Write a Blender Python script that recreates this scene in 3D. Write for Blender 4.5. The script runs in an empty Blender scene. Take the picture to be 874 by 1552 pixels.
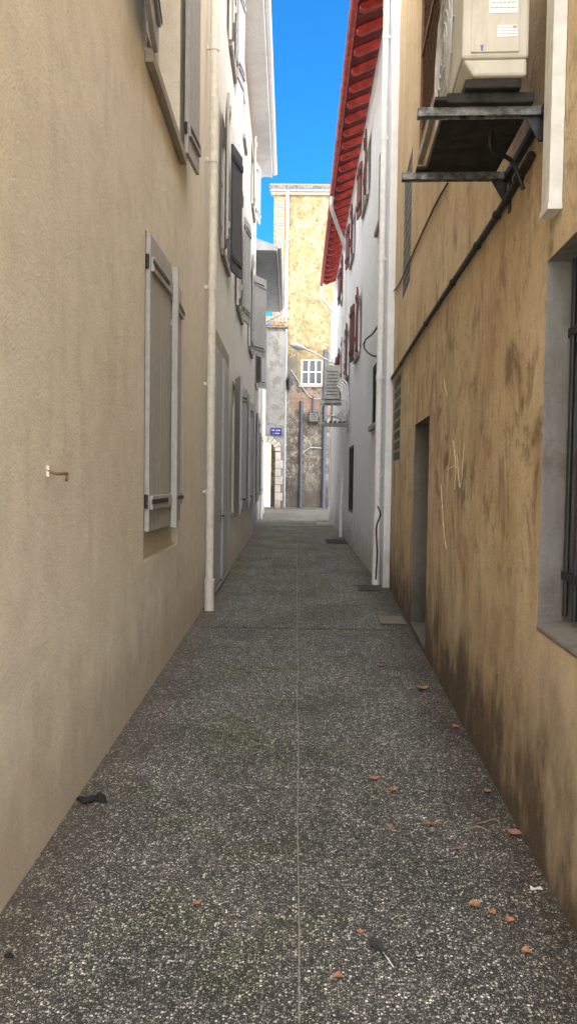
import bpy, bmesh, math, random
from mathutils import Vector, Matrix
random.seed(7)
rad = math.radians
sc = bpy.context.scene
col = sc.collection
F = 1120.0
R = Matrix.Rotation(rad(0.476), 3, 'Z') @ Matrix.Rotation(rad(90 - 2.454), 3, 'X') @ Matrix.Rotation(rad(0.8), 3, 'Z')
EYE = Vector((0, 0, 1.6))

def ray(px, py):
    return R @ Vector(((px - 437) / F, -(py - 776) / F, -1))

def gh(px, py, z=0.0):
    d = ray(px, py)
    t = (z - EYE.z) / d.z
    return EYE + d * t

class Wall:
    def __init__(s, x, y, dx, dy, nx, ny):
        s.O = Vector((x, y, 0)); s.u = Vector((dx, dy, 0)).normalized(); s.n = Vector((nx, ny, 0)).normalized()
    def P(s, a, z, o=0.0):
        p = s.O + s.u * a + s.n * o
        return Vector((p.x, p.y, z))
    def hit(s, px, py, o=0.0):
        d = ray(px, py)
        t = ((s.O + s.n * o) - EYE).dot(s.n) / d.dot(s.n)
        p = EYE + d * t
        return (p - s.O).dot(s.u), p.z
    def rect(s, pl, pr, yt, yb, o=0.0):
        a = s.hit(pl, (yt + yb) / 2, o)[0]; b = s.hit(pr, (yt + yb) / 2, o)[0]
        return min(a, b), max(a, b), s.hit(pl, yb, o)[1], s.hit(pl, yt, o)[1]

WL = Wall(-1.03, 0, -.0095, 1, 1, .0095)
WL2 = Wall(-1.28, 0, -.006, 1, 1, .006)
WT = Wall(.89, 0, .0493, 1, -1, .0493)
WR = Wall(1.283, 0, .00515, 1, -1, .00515)
WE = Wall(0, 44, 1, 0, 0, -1)
WA = Wall(0, 41, 1, 0, 0, -1)

# ------------------------------------------------------------------ materials
class G:
    def __init__(s, name, rough=.9):
        s.m = bpy.data.materials.new(name); s.m.use_nodes = True
        s.t = s.m.node_tree; s.b = s.t.nodes['Principled BSDF']
        s.b.inputs['Roughness'].default_value = rough
        s.pos = None
    def n(s, t, **k):
        x = s.t.nodes.new(t)
        for a, v in k.items(): setattr(x, a, v)
        return x
    def put(s, sock, v):
        if hasattr(v, 'is_linked') or hasattr(v, 'links'): s.t.links.new(v, sock)
        elif isinstance(v, (tuple, list)) and len(v) == 3 and sock.type == 'RGBA': sock.default_value = (*v, 1)
        else: sock.default_value = v
    def P(s, obj=False):
        if s.pos is None:
            s.pos = s.n('ShaderNodeTexCoord').outputs['Object'] if obj else s.n('ShaderNodeNewGeometry').outputs['Position']
        return s.pos
    def scl(s, v, xyz):
        x = s.n('ShaderNodeVectorMath', operation='MULTIPLY'); s.put(x.inputs[0], v); x.inputs[1].default_value = xyz
        return x.outputs[0]
    def noise(s, v, scale, detail=5, rough=.6, dist=0):
        x = s.n('ShaderNodeTexNoise'); s.put(x.inputs['Vector'], v)
        x.inputs['Scale'].default_value = scale; x.inputs['Detail'].default_value = detail
        x.inputs['Roughness'].default_value = rough; x.inputs['Distortion'].default_value = dist
        return x.outputs['Fac']
    def mr(s, v, a, b, c=0., d=1.):
        x = s.n('ShaderNodeMapRange'); x.interpolation_type = 'SMOOTHSTEP'
        for i, q in enumerate((v, a, b, c, d)): s.put(x.inputs[i], q)
        return x.outputs[0]
    def math(s, op, a, b=0., clamp=False):
        x = s.n('ShaderNodeMath', operation=op); x.use_clamp = clamp
        s.put(x.inputs[0], a); s.put(x.inputs[1], b)
        return x.outputs[0]
    def mix(s, f, a, b, blend='MIX'):
        x = s.n('ShaderNodeMix', data_type='RGBA', blend_type=blend)
        s.put(x.inputs[0], f); s.put(x.inputs[6], a); s.put(x.inputs[7], b)
        return x.outputs[2]
    def sep(s, v):
        x = s.n('ShaderNodeSeparateXYZ'); s.put(x.inputs[0], v); return x.outputs
    def bump(s, h, strength=.4, dist=.01, prev=None):
        x = s.n('ShaderNodeBump'); s.put(x.inputs['Height'], h)
        x.inputs['Strength'].default_value = strength; x.inputs['Distance'].default_value = dist
        if prev is not None: s.put(x.inputs['Normal'], prev)
        s.put(s.b.inputs['Normal'], x.outputs[0]); return x.outputs[0]
    def color(s, c): s.put(s.b.inputs['Base Color'], c)

M = {}
def simple(name, c, rough=.6, metal=0., var=.18, bump=.15, scale=14):
    g = G(name, rough); p = g.P()
    g.b.inputs['Metallic'].default_value = metal
    f = g.noise(p, scale, 6, .65)
    d = tuple(x * (1 - var * 1.6) for x in c); e = tuple(min(1, x * (1 + var)) for x in c)
    cc = g.mix(g.mr(f, .3, .7), d, e)
    cc = g.mix(g.mr(g.noise(g.scl(p, (5, 5, .8)), 3, 5), .5, .75, 0, .35), cc, tuple(x * .55 for x in c))
    g.color(cc)
    if bump: g.bump(g.noise(p, scale * 5, 4), bump, .004)
    M[name] = g.m
    return g

def plaster(name, c1, c2, stain, dirt, dirt_h, fine=55, bs=.45, streak=.5, patch=None, dirt_a=.8, worn=None, fade=None, grain=.28):
    g = G(name, .92); p = g.P(); xyz = g.sep(p); z = xyz[2]
    c = g.mix(g.mr(g.noise(p, .7, 8, .6), .3, .72), c1, c2)
    if fade: c = g.mix(g.mr(xyz[1], fade[0], fade[1], 0, .8), c, fade[2])
    c = g.mix(g.mr(g.noise(p, 6, 7, .7), .35, .8, 0, .5), c, tuple(x * .74 for x in c1))
    st = g.mr(g.noise(g.scl(p, (2.2, 2.2, .28)), 2.2, 7, .62, .3), .5, .72, 0, streak)
    c = g.mix(st, c, stain)
    if patch:
        for (sx, sz, lo, hi, amt, pc, zlo, zhi) in patch:
            q = g.noise(g.scl(p, (sx, sx, sz)), 1.0, 9, .7, .6)
            msk = g.mr(q, lo, hi, 0, amt)
            band = g.math('MULTIPLY', g.mr(z, zlo, zlo + .7), g.mr(z, zhi, zhi + 1.2, 1, 0))
            c = g.mix(g.math('MULTIPLY', msk, band), c, pc)
    dn = g.math('ADD', z, g.math('MULTIPLY', g.math('SUBTRACT', g.noise(g.scl(p, (1.5, 1.5, .8)), 2.5, 7, .65), .5), dirt_h * 1.6))
    if worn:
        wn = g.math('ADD', z, g.math('MULTIPLY', g.math('SUBTRACT', g.noise(p, 4, 8, .7), .5), .7))
        wm = g.math('MULTIPLY', g.mr(wn, .8, 1.1, 1, 0), g.mr(xyz[1], 2.7, 4.0, .75, 0))
        c = g.mix(wm, c, worn)
        dn = g.math('ADD', dn, g.mr(xyz[1], 2.4, 4.0, .12, 0))
    c = g.mix(g.mr(dn, dirt_h * .02, dirt_h, dirt_a, 0), c, dirt)
    if worn:   # blackened foot of the wall under the rust-brown grime
        c = g.mix(g.mr(dn, .0, dirt_h * .42, .85, 0), c, (.035, .024, .016))
    c = g.mix(g.mr(g.noise(p, 160, 3, .7), .35, .75, 0, grain), c, tuple(x * .5 for x in c1))
    g.color(c)
    b1 = g.bump(g.noise(p, fine, 5, .7), bs, .012)
    g.bump(g.noise(p, 4.5, 4, .55), .35, .05, b1)
    M[name] = g.m
    return g

plaster('plaster_cream', (.80, .735, .59), (.88, .82, .69), (.60, .52, .39), (.43, .34, .24), .85, 60, .9, .36, dirt_a=.62, fade=(8.5, 10.5, (.76, .73, .67)), grain=.42,
        patch=[(1.2, 2.6, .55, .68, .35, (.54, .46, .34), -.2, 1.1)])
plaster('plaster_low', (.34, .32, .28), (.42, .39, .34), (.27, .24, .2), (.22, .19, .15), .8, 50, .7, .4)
plaster('plaster_ochre', (.69, .51, .285), (.81, .65, .425), (.42, .27, .12), (.15, .085, .038), 1.25, 44, .95, .45,
        patch=[(1.6, 1.4, .46, .66, .65, (.42, .265, .12), .4, 4.4), (1.1, .9, .5, .72, .4, (.5, .34, .155), .2, 5.4), (2.9, 2.2, .51, .66, .85, (.18, .10, .042), .8, 2.1), (4.2, 1.8, .54, .68, .7, (.27, .16, .07), .6, 3.2), (6, 5.4, .55, .69, .7, (.2, .115, .05), .6, 2.7), (13, 11, .57, .7, .55, (.24, .145, .065), .5, 4.4)], dirt_a=.92, worn=(.70, .59, .43), grain=.45)
plaster('plaster_white', (.88, .91, .96), (.93, .95, .98), (.78, .78, .79), (.4, .38, .33), .9, 60, .35, .3)
plaster('plaster_sunny', (.25, .185, .085), (.17, .12, .058), (.12, .088, .05), (.2, .17, .13), 2, 12, 1.0, .6,
        patch=[(1.5, 1.3, .46, .58, .8, (.34, .285, .17), 8, 20), (3.5, 3, .52, .6, .85, (.10, .072, .038), 8, 20), (7, 7, .5, .6, .7, (.34, .285, .18), 8, 20), (2.4, 5.5, .56, .63, .75, (.12, .09, .055), 8, 20)])
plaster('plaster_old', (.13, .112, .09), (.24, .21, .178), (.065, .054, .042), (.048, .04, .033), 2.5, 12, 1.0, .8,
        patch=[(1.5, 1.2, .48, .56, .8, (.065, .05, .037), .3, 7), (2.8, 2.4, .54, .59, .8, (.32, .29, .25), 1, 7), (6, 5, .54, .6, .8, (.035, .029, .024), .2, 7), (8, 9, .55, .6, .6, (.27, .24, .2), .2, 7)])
plaster('plaster_pale', (.22, .215, .207), (.16, .155, .148), (.1, .093, .082), (.09, .08, .068), 2, 14, .8, .6,
        patch=[(2, 1.8, .5, .58, .7, (.105, .097, .082), .5, 12)])
plaster('plaster_far', (.52, .46, .32), (.44, .38, .26), (.35, .3, .2), (.3, .25, .18), 1, 14, .4, .3)
plaster('concrete', (.23, .225, .21), (.31, .30, .28), (.14, .125, .11), (.1, .085, .07), .6, 45, .7, .7,
        patch=[(4, 2, .5, .62, .7, (.13, .115, .095), .0, 4)])
plaster('reveal_dark', (.17, .155, .135), (.23, .21, .185), (.1, .085, .07), (.07, .055, .045), .9, 45, .7, .7)
plaster('stone', (.34, .31, .265), (.44, .4, .345), (.22, .195, .16), (.16, .135, .105), .5, 30, .6, .4)
simple('shutter_grey', (.39, .385, .37), .5, var=.08)
simple('door_grey', (.40, .40, .395), .5, var=.07)
simple('shutter_charcoal', (.05, .05, .052), .55)
simple('shutter_red', (.17, .04, .028), .6, var=.3)
simple('eave_red', (.46, .05, .035), .5, var=.3, scale=6)
simple('eave_red_shade', (.13, .012, .01), .75, var=.3, scale=6)  # red of the boards darkened so gaps between rafters look shaded
simple('soffit_white', (.70, .74, .77), .7, var=.06, scale=3)
simple('soffit_grey', (.40, .42, .44), .7, var=.1, scale=3)
simple('pipe_cream', (.76, .73, .66), .5, var=.08)
simple('pipe_white', (.82, .82, .82), .45, var=.06)
simple('pipe_blue', (.05, .062, .09), .5)
simple('pipe_paleblue', (.30, .34, .39), .5)
simple('frame_white', (.72, .71, .68), .5, var=.08)
simple('metal_galv', (.17, .17, .165), .55, .3, var=.5, scale=25)
simple('metal_dark', (.03, .03, .034), .5, .3)
simple('iron_rust', (.2, .11, .065), .8)
simple('cable_black', (.01, .01, .011), .55, bump=0)
simple('ac_cream', (.57, .54, .46), .45, var=.07, scale=5)
simple('ac_grey', (.58, .58, .57), .5)
simple('ac_mid', (.2, .2, .2), .6)
simple('ac_under', (.02, .018, .016), .85, var=.5)
simple('sticker_white', (.8, .82, .85), .4, var=.03, bump=0)
simple('ink_blue', (.1, .17, .45), .4, var=.02, bump=0)
simple('ink_grey', (.3, .3, .33), .4, var=.02, bump=0)
simple('ink_red', (.55, .2, .18), .4, var=.02, bump=0)
simple('sign_blue', (.012, .018, .13), .35, var=.05, bump=0)
simple('louver_pink', (.27, .21, .17), .7)
simple('roof_tile', (.24, .155, .105), .85, var=.4, scale=5)
simple('leaf_orange', (.38, .18, .095), .7, var=.35, bump=0, scale=60)
simple('leaf_brown', (.27, .145, .08), .8, var=.35, bump=0, scale=60)
simple('rag_black', (.008, .0075, .0075), .85)
simple('paper', (.7, .7, .7), .7, var=.05)
simple('feather_grey', (.03, .03, .036), .7)
simple('twig', (.34, .26, .17), .9)
simple('cast_iron', (.045, .04, .036), .7, .3)
simple('chalk', (.86, .76, .56), .9, bump=0)
simple('joint', (.27, .255, .22), .9, var=.3, scale=30)
simple('moss_joint', (.09, .105, .05), .95, var=.5, scale=20)
g_ = simple('dark_inside', (.01, .01, .011), .75, bump=0); g_.b.inputs['Specular IOR Level'].default_value = .05
g = G('glass_dark', .15); g.color((.02, .024, .028)); M['glass_dark'] = g.m
g = G('glass_block', .5); p = g.P(); g.color(g.mix(g.mr(g.noise(p, 9, 3), .3, .7), (.05, .045, .036), (.13, .115, .09))); g.b.inputs['Specular IOR Level'].default_value = .15; M['glass_block'] = g.m
g = G('lamp_glass', .2); g.color((.6, .62, .6)); M['lamp_glass'] = g.m

# brick
g = G('brick', .9); p = g.P(); xyz = g.sep(p)
cv = g.n('ShaderNodeCombineXYZ'); g.put(cv.inputs[0], xyz[0]); g.put(cv.inputs[1], xyz[2])
bt = g.n('ShaderNodeTexBrick'); g.put(bt.inputs['Vector'], cv.outputs[0]); bt.inputs['Scale'].default_value = 3.2
bt.inputs['Color1'].default_value = (.2, .085, .05, 1); bt.inputs['Color2'].default_value = (.12, .06, .042, 1); bt.inputs['Mortar'].default_value = (.28, .25, .21, 1)
bt.inputs['Mortar Size'].default_value = .03
g.color(g.mix(g.mr(g.noise(p, 2, 6, .7), .5, .62, 0, .7), bt.outputs[0], (.24, .21, .17))); g.bump(bt.outputs['Fac'], -.4, .03); M['brick'] = g.m

# exposed aggregate paving
g = G('pebble_paving', .8); p = g.P(); xyz = g.sep(p)
fl = g.scl(p, (1, 1, 0))
wob = g.n('ShaderNodeVectorMath', operation='ADD'); g.put(wob.inputs[0], fl)
nz = g.n('ShaderNodeTexNoise'); g.put(nz.inputs['Vector'], fl); nz.inputs['Scale'].default_value = 70
g.put(wob.inputs[1], g.scl(nz.outputs['Color'], (.007, .007, 0)))
def vor(scale):
    v = g.n('ShaderNodeTexVoronoi', voronoi_dimensions='2D'); g.put(v.inputs['Vector'], wob.outputs[0]); v.inputs['Scale'].default_value = scale
    cs = g.n('ShaderNodeSeparateColor'); g.put(cs.inputs[0], v.outputs['Color'])
    return v.outputs['Distance'], cs.outputs
d1, c1 = vor(97)
d2, c2 = vor(185)
binder = g.mix(g.mr(g.noise(fl, 1.3, 7, .65), .35, .68), (.02, .021, .021), (.05, .05, .047))
def stonecol(c):
    r = g.n('ShaderNodeValToRGB'); r.color_ramp.interpolation = 'CONSTANT'; g.put(r.inputs[0], c[0])
    e = r.color_ramp.elements; e[0].position = 0; e[0].color = (.042, .043, .044, 1); e[1].position = .3; e[1].color = (.11, .109, .105, 1)
    for pos, cc in ((.48, (.225, .22, .205, 1)), (.67, (.42, .41, .375, 1)), (.84, (.72, .71, .67, 1))):
        x = e.new(pos); x.color = cc
    return r.outputs[0]
rad2 = g.mr(c2[1], 0, 1, .18, .46)
m2 = g.mr(g.math('SUBTRACT', d2, rad2), -.05, .02, .75, 0)
cc = g.mix(m2, binder, stonecol(c2))
rad1 = g.mr(c1[1], 0, 1, .08, .48)
m1 = g.mr(g.math('SUBTRACT', d1, rad1), -.04, .015, 1, 0)
cc = g.mix(m1, cc, stonecol(c1))
# clusters of lighter / darker aggregate at several scales (they keep the paving speckled far away)
cl1 = g.mr(g.noise(fl, 24, 4, .75), .36, .64, .65, 1.35)
cl2 = g.mr(g.noise(g.scl(fl, (1, .45, 1)), 9, 4, .8), .38, .62, .85, 1.15)
cl3 = g.mr(g.noise(g.scl(fl, (1, .4, 1)), 17, 3, .85), .38, .62, .66, 1.36)
farm = g.mr(xyz[1], 6, 13)
cl3 = g.math('ADD', g.math('MULTIPLY', g.math('SUBTRACT', cl3, 1.0), farm), 1.0)
k_ = g.math('MULTIPLY', g.math('MULTIPLY', cl1, cl2), cl3)
kc = g.n('ShaderNodeCombineColor'); [g.put(kc.inputs[i], k_) for i in range(3)]
cc = g.mix(1.0, cc, kc.outputs[0], 'MULTIPLY')
cc = g.mix(g.mr(g.noise(fl, .9, 8, .66, .4), .42, .68, 0, .7), cc, (.45, .455, .44), 'MULTIPLY')
midm = g.mr(g.math('ABSOLUTE', g.math('ADD', xyz[0], .25)), .1, .9, 1, .35)
cc = g.mix(g.math('MULTIPLY', midm, g.mr(g.noise(fl, 1.5, 8, .7), .45, .66, 0, .7)), cc, (.72, .82, .46), 'MULTIPLY')
far = g.mr(xyz[1], 7, 12)
cc = g.mix(g.math('MULTIPLY', far, g.mr(g.noise(g.scl(fl, (1.4, .3, 1)), 1.6, 6), .4, .6, .0, .65)), cc, (.74, .80, .46), 'MULTIPLY')
cc = g.mix(g.mr(xyz[1], 27, 34, 0, .85), cc, (.42, .42, .4), 'MULTIPLY')  # far end darkened in the colour to offset bright courtyard light
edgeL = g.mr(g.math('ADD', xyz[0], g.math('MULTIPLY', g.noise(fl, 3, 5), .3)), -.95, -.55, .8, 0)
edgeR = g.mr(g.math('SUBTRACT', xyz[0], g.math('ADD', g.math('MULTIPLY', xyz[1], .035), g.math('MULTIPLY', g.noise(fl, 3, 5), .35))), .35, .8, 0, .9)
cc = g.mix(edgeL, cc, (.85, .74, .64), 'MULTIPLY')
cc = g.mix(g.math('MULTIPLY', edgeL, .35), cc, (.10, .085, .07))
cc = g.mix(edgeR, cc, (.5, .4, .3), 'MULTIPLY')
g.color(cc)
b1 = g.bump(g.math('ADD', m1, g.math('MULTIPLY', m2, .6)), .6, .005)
M['pebble_paving'] = g.m
g = G('ground_mat', .9); p = g.P(); g.color(g.mix(g.mr(g.noise(p, 1.2, 6), .3, .7), (.42, .39, .34), (.55, .51, .45))); M['ground_mat'] = g.m

# ------------------------------------------------------------------ mesh builder
class MB:
    def __init__(s): s.v = []; s.f = []; s.m = []
    def quad(s, pts, m=0):
        i = len(s.v); s.v += [Vector(p) for p in pts]; s.f.append(tuple(range(i, i + len(pts)))); s.m.append(m)
    def box(s, P, a0, a1, z0, z1, c0, c1, m=0):
        i = len(s.v)
        for a in (a0, a1):
            for z in (z0, z1):
                for c in (c0, c1): s.v.append(P(a, z, c))
        for q in ((0, 1, 3, 2), (4, 6, 7, 5), (0, 4, 5, 1), (2, 3, 7, 6), (0, 2, 6, 4), (1, 5, 7, 3)):
            s.f.append(tuple(i + k for k in q)); s.m.append(m)
    def prism(s, P, prof, a0, a1, m=0, cap=True):
        i = len(s.v); n = len(prof)
        for a in (a0, a1):
            for (o, z) in prof: s.v.append(P(a, z, o))
        for k in range(n):
            q = (k + 1) % n
            s.f.append((i + k, i + q, i + n + q, i + n + k)); s.m.append(m)
        if cap:
            s.f.append(tuple(i + k for k in range(n))); s.m.append(m)
            s.f.append(tuple(i + n + k for k in reversed(range(n)))); s.m.append(m)
    def tube(s, pts, r, n=10, m=0):
        pts = [Vector(p) for p in pts]; i = len(s.v); N = len(pts)
        t0 = (pts[1] - pts[0]).normalized()
        ref = Vector((0, 0, 1)) if abs(t0.z) < .9 else Vector((1, 0, 0))
        x = t0.cross(ref).normalized()
        for k, p in enumerate(pts):
            a = pts[max(k - 1, 0)]; b = pts[min(k + 1, N - 1)]
            t = (b - a).normalized(); x = (x - t * x.dot(t)).normalized(); y = t.cross(x)
            rr = r[k] if isinstance(r, (list, tuple)) else r
            for j in range(n):
                th = 2 * math.pi * j / n
                s.v.append(p + x * rr * math.cos(th) + y * rr * math.sin(th))
        for k in range(N - 1):
            for j in range(n):
                q = (j + 1) % n
                s.f.append((i + k * n + j, i + k * n + q, i + (k + 1) * n + q, i + (k + 1) * n + j)); s.m.append(m)
        s.f.append(tuple(i + j for j in reversed(range(n)))); s.m.append(m)
        s.f.append(tuple(i + (N - 1) * n + j for j in range(n))); s.m.append(m)
    def build(s, name, mats, parent=None, loc=None, bevel=0, smooth=False):
        me = bpy.data.meshes.new(name)
        o = bpy.data.objects.new(name, me); col.objects.link(o)
        off = Vector((0, 0, 0))
        if parent is not None:
            r = parent
            while r.parent: r = r.parent
            off = Vector(r.location); o.parent = parent
        elif loc is not None:
            off = Vector(loc); o.location = off
        me.from_pydata([tuple(v - off) for v in s.v], [], s.f)
        if isinstance(mats, str): mats = [mats]
        for k in mats: me.materials.append(M[k])
        me.polygons.foreach_set('material_index', s.m)
        bm = bmesh.new(); bm.from_mesh(me); bmesh.ops.recalc_face_normals(bm, faces=bm.faces); bm.to_mesh(me); bm.free()
        me.update()
        if smooth:
            me.shade_smooth(); me.set_sharp_from_angle(angle=rad(40))
        if bevel:
            b = o.modifiers.new('bevel', 'BEVEL'); b.width = bevel; b.segments = 2; b.limit_method = 'ANGLE'; b.angle_limit = rad(40)
        return o

def tag(o, label=None, cat=None, group=None, kind=None):
    if label: o['label'] = label
    if cat: o['category'] = cat
    if group: o['group'] = group
    if kind: o['kind'] = kind
    return o
def thing(name, label, cat, loc, group=None):
    o = bpy.data.objects.new(name, None); col.objects.link(o); o.location = loc; o.empty_display_size = .2
    return tag(o, label, cat, group)

def bez(pts, n=8):
    pts = [Vector(p) for p in pts]; out = []
    for i in range(len(pts) - 1):
        p0 = pts[max(i - 1, 0)]; p1 = pts[i]; p2 = pts[i + 1]; p3 = pts[min(i + 2, len(pts) - 1)]
        for k in range(n):
            t = k / n
            out.append(.5 * ((2 * p1) + (p2 - p0) * t + (2 * p0 - 5 * p1 + 4 * p2 - p3) * t * t + (3 * p1 - p0 - 3 * p2 + p3) * t ** 3))
    out.append(pts[-1]); return out

# ------------------------------------------------------------------ building machinery
class Bld:
    def __init__(s, W, name, label, cat, base):
        s.W = W; s.holes = []; s.root = thing(name, label, cat, base)
    def wall(s, s0, s1, z0, z1, depth, mats, name='wall'):
        W = s.W; mb = MB()
        S = sorted({s0, s1, *[h[0] for h in s.holes], *[h[1] for h in s.holes]}); S = [a for a in S if s0 <= a <= s1]
        Z = sorted({z0, z1, *[h[2] for h in s.holes], *[h[3] for h in s.holes]}); Z = [a for a in Z if z0 <= a <= z1]
        for i in range(len(S) - 1):
            for j in range(len(Z) - 1):
                cs = (S[i] + S[i + 1]) / 2; cz = (Z[j] + Z[j + 1]) / 2
                if any(h[0] < cs < h[1] and h[2] < cz < h[3] for h in s.holes): continue
                mb.quad([W.P(S[i], Z[j]), W.P(S[i + 1], Z[j]), W.P(S[i + 1], Z[j + 1]), W.P(S[i], Z[j + 1])])
        for (a, b, c, d, dep, mi) in s.holes:
            for (p, q) in (((a, c), (b, c)), ((b, c), (b, d)), ((b, d), (a, d)), ((a, d), (a, c))):
                mb.quad([W.P(*p), W.P(*q), W.P(*q, -dep), W.P(*p, -dep)], mi)
            mb.quad([W.P(a, c, -dep), W.P(b, c, -dep), W.P(b, d, -dep), W.P(a, d, -dep)], mi)
        for a in (s0, s1):
            mb.quad([W.P(a, z0), W.P(a, z1), W.P(a, z1, -depth), W.P(a, z0, -depth)])
        mb.quad([W.P(s0, z0, -depth), W.P(s1, z0, -depth), W.P(s1, z1, -depth), W.P(s0, z1, -depth)])
        mb.quad([W.P(s0, z1), W.P(s1, z1), W.P(s1, z1, -depth), W.P(s0, z1, -depth)])
        return mb.build(name, mats, s.root)
    def leaf(s, parent, sh, oh, ang, width, z0, z1, mat, planks=4, th=.035, strap='metal_dark', louver=False, label=None):
        a = rad(ang); ec, es = math.cos(a), math.sin(a); sg = 1 if ec >= 0 else -1
        fc, fo = -es * sg, ec * sg
        W = s.W
        P = lambda t, z, w: W.P(sh + ec * t + fc * w, z, oh + es * t + fo * w)
        mb = MB(); pw = width / planks
        if louver:
            mb.box(P, 0, .06, z0, z1, 0, th); mb.box(P, width - .06, width, z0, z1, 0, th)
            for zz in (z0, (z0 + z1) / 2 - .04, z1 - .09): mb.box(P, .06, width - .06, zz, zz + .09, .003, th - .003)
            n = int((z1 - z0) / .06)
            for k in range(n):
                zz = z0 + .06 + k * .06
                mb.prism(lambda A, z, w: P(A, z, w), [(.004, zz), (th - .006, zz - .03), (th - .002, zz - .022), (.008, zz + .008)], .06, width - .06)
        else:
            for k in range(planks): mb.box(P, k * pw + .003, (k + 1) * pw - .003, z0, z1, 0, th)
            mb.box(P, .01, width - .01, z0 + .01, z1 - .01, .004, th - .006)
            for zz in (z0 + .16, z1 - .26): mb.box(P, .03, width - .03, zz, zz + .1, th, th + .024)
        for zz in (z0 + .2, z1 - .22):
            mb.box(P, -.015, width * .75, zz, zz + .035, th + .024, th + .03, 1)
            mb.tube([P(-.012, zz - .03, th * .5), P(-.012, zz + .07, th * .5)], .014, 8, 1)
        return tag(mb.build('shutter', [mat, strap], parent, bevel=.004), label)
    def window(s, s0, s1, z0, z1, depth=.18, mf='frame_white', rows=3, sill=True, leaves=(), rev=0, zleaf=None, sm='stone', pane='glass_dark'):
        W = s.W; s.holes.append((s0, s1, z0, z1, depth, rev)); mb = MB()
        o0, o1 = -depth + .006, -depth + min(.06, depth * .7); fw = .05
        mb.box(W.P, s0 + .002, s0 + fw, z0 + .002, z1 - .002, o0, o1); mb.box(W.P, s1 - fw, s1 - .002, z0 + .002, z1 - .002, o0, o1)
        mb.box(W.P, s0 + fw, s1 - fw, z0 + .002, z0 + fw + .02, o0, o1 - .003); mb.box(W.P, s0 + fw, s1 - fw, z1 - fw, z1 - .002, o0, o1 - .003)
        c = (s0 + s1) / 2; mb.box(W.P, c - .04, c + .04, z0 + fw + .02, z1 - fw, o0, o1 + .006)
        for k in range(1, rows):
            zz = z0 + (z1 - z0) * k / rows
            mb.box(W.P, s0 + fw, c - .04, zz - .014, zz + .014, o0, o1 - .012); mb.box(W.P, c + .04, s1 - fw, zz - .014, zz + .014, o0, o1 - .012)
        w = mb.build('window', mf, s.root, bevel=.004)
        pb = MB(); pb.quad([W.P(s0 + .01, z0 + .01, o0 + .02), W.P(s1 - .01, z0 + .01, o0 + .02), W.P(s1 - .01, z1 - .01, o0 + .02), W.P(s0 + .01, z1 - .01, o0 + .02)])
        pb.build('pane', pane, w)
        if sill:
            sb = MB(); q = -min(depth - .005, .11)
            sb.prism(W.P, [(q, z0 + .002), (q, z0 + .05), (.06, z0 + .02), (.06, z0 - .07), (.004, z0 - .07), (.004, z0 + .002)], s0 - .07, s1 + .07)
            sb.build('sill', sm, w, bevel=.006)
        for L in leaves:
            side, ang, wd, mat = L[:4]
            zl = zleaf or (z0 + .02, z1 + .02)
            s.leaf(w, s0 - .01 if side == 0 else s1 + .01, .045, ang, wd, zl[0], zl[1], mat, louver=(len(L) > 4))
        return w

def pipe(root, W, s0, o, z0, z1, r, mat, collars=(), shoe=None, lean=0, name='downpipe'):
    mb = MB()
    f = lambda z: W.P(s0 + lean * (z - z0), z, o)
    mb.tube([f(z0), f((z0 + z1) / 2), f(z1)], r, 16)
    for z in collars:
        mb.tube([f(z - .04), f(z + .04)], r * 1.16, 16)
        mb.box(W.P, s0 - .012, s0 + .012, z - .02, z + .02, .001, o)
    if shoe: mb.tube([f(z0), f(z0 + shoe - .05), f(z0 + shoe)], [r * 1.22, r * 1.22, r * 1.38], 16)
    return mb.build(name, mat, root, smooth=True)

# ------------------------------------------------------------------ ground
mb = MB(); mb.quad([(-400, -400, -.012), (400, -400, -.012), (400, 900, -.012), (-400, 900, -.012)])
tag(mb.build('ground', 'ground_mat'), kind='structure')
mb = MB()
NY = 60
for k in range(NY):
    y0, y1 = -3 + k * (46.5 / NY), -3 + (k + 1) * (46.5 / NY)
    mb.quad([(-2.2, y0, 0), (2.4, y0, 0), (2.4, y1, 0), (-2.2, y1, 0)])
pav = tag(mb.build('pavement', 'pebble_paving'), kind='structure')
mb = MB()
A, B = gh(453, 1552), gh(449.5, 790)
for k in range(60):
    t0, t1 = k / 60, (k + 1) / 60
    p, q = A.lerp(B, t0), A.lerp(B, t1)
    wgl = lambda t: .004 * math.sin(t * 90) + .002 * math.sin(t * 310)
    w = .003
    mb.quad([(p.x - w + wgl(t0), p.y, .004), (p.x + w + wgl(t0), p.y, .004), (q.x + w + wgl(t1), q.y, .004), (q.x - w + wgl(t1), q.y, .004)])
mb.build('joint_strip', 'joint', pav)
for (px0, px1, y, w) in ((305, 445, 950, .03), (452, 600, 953, .03), (390, 500, 797, .05)):
    mb = MB(); a, b = gh(px0, y), gh(px1, y)
    mb.box(lambda x, z, yy: Vector((x, a.y + yy, z)), a.x, b.x, .001, .005, -w, w)
    mb.build('joint_strip', 'moss_joint', pav)

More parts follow.
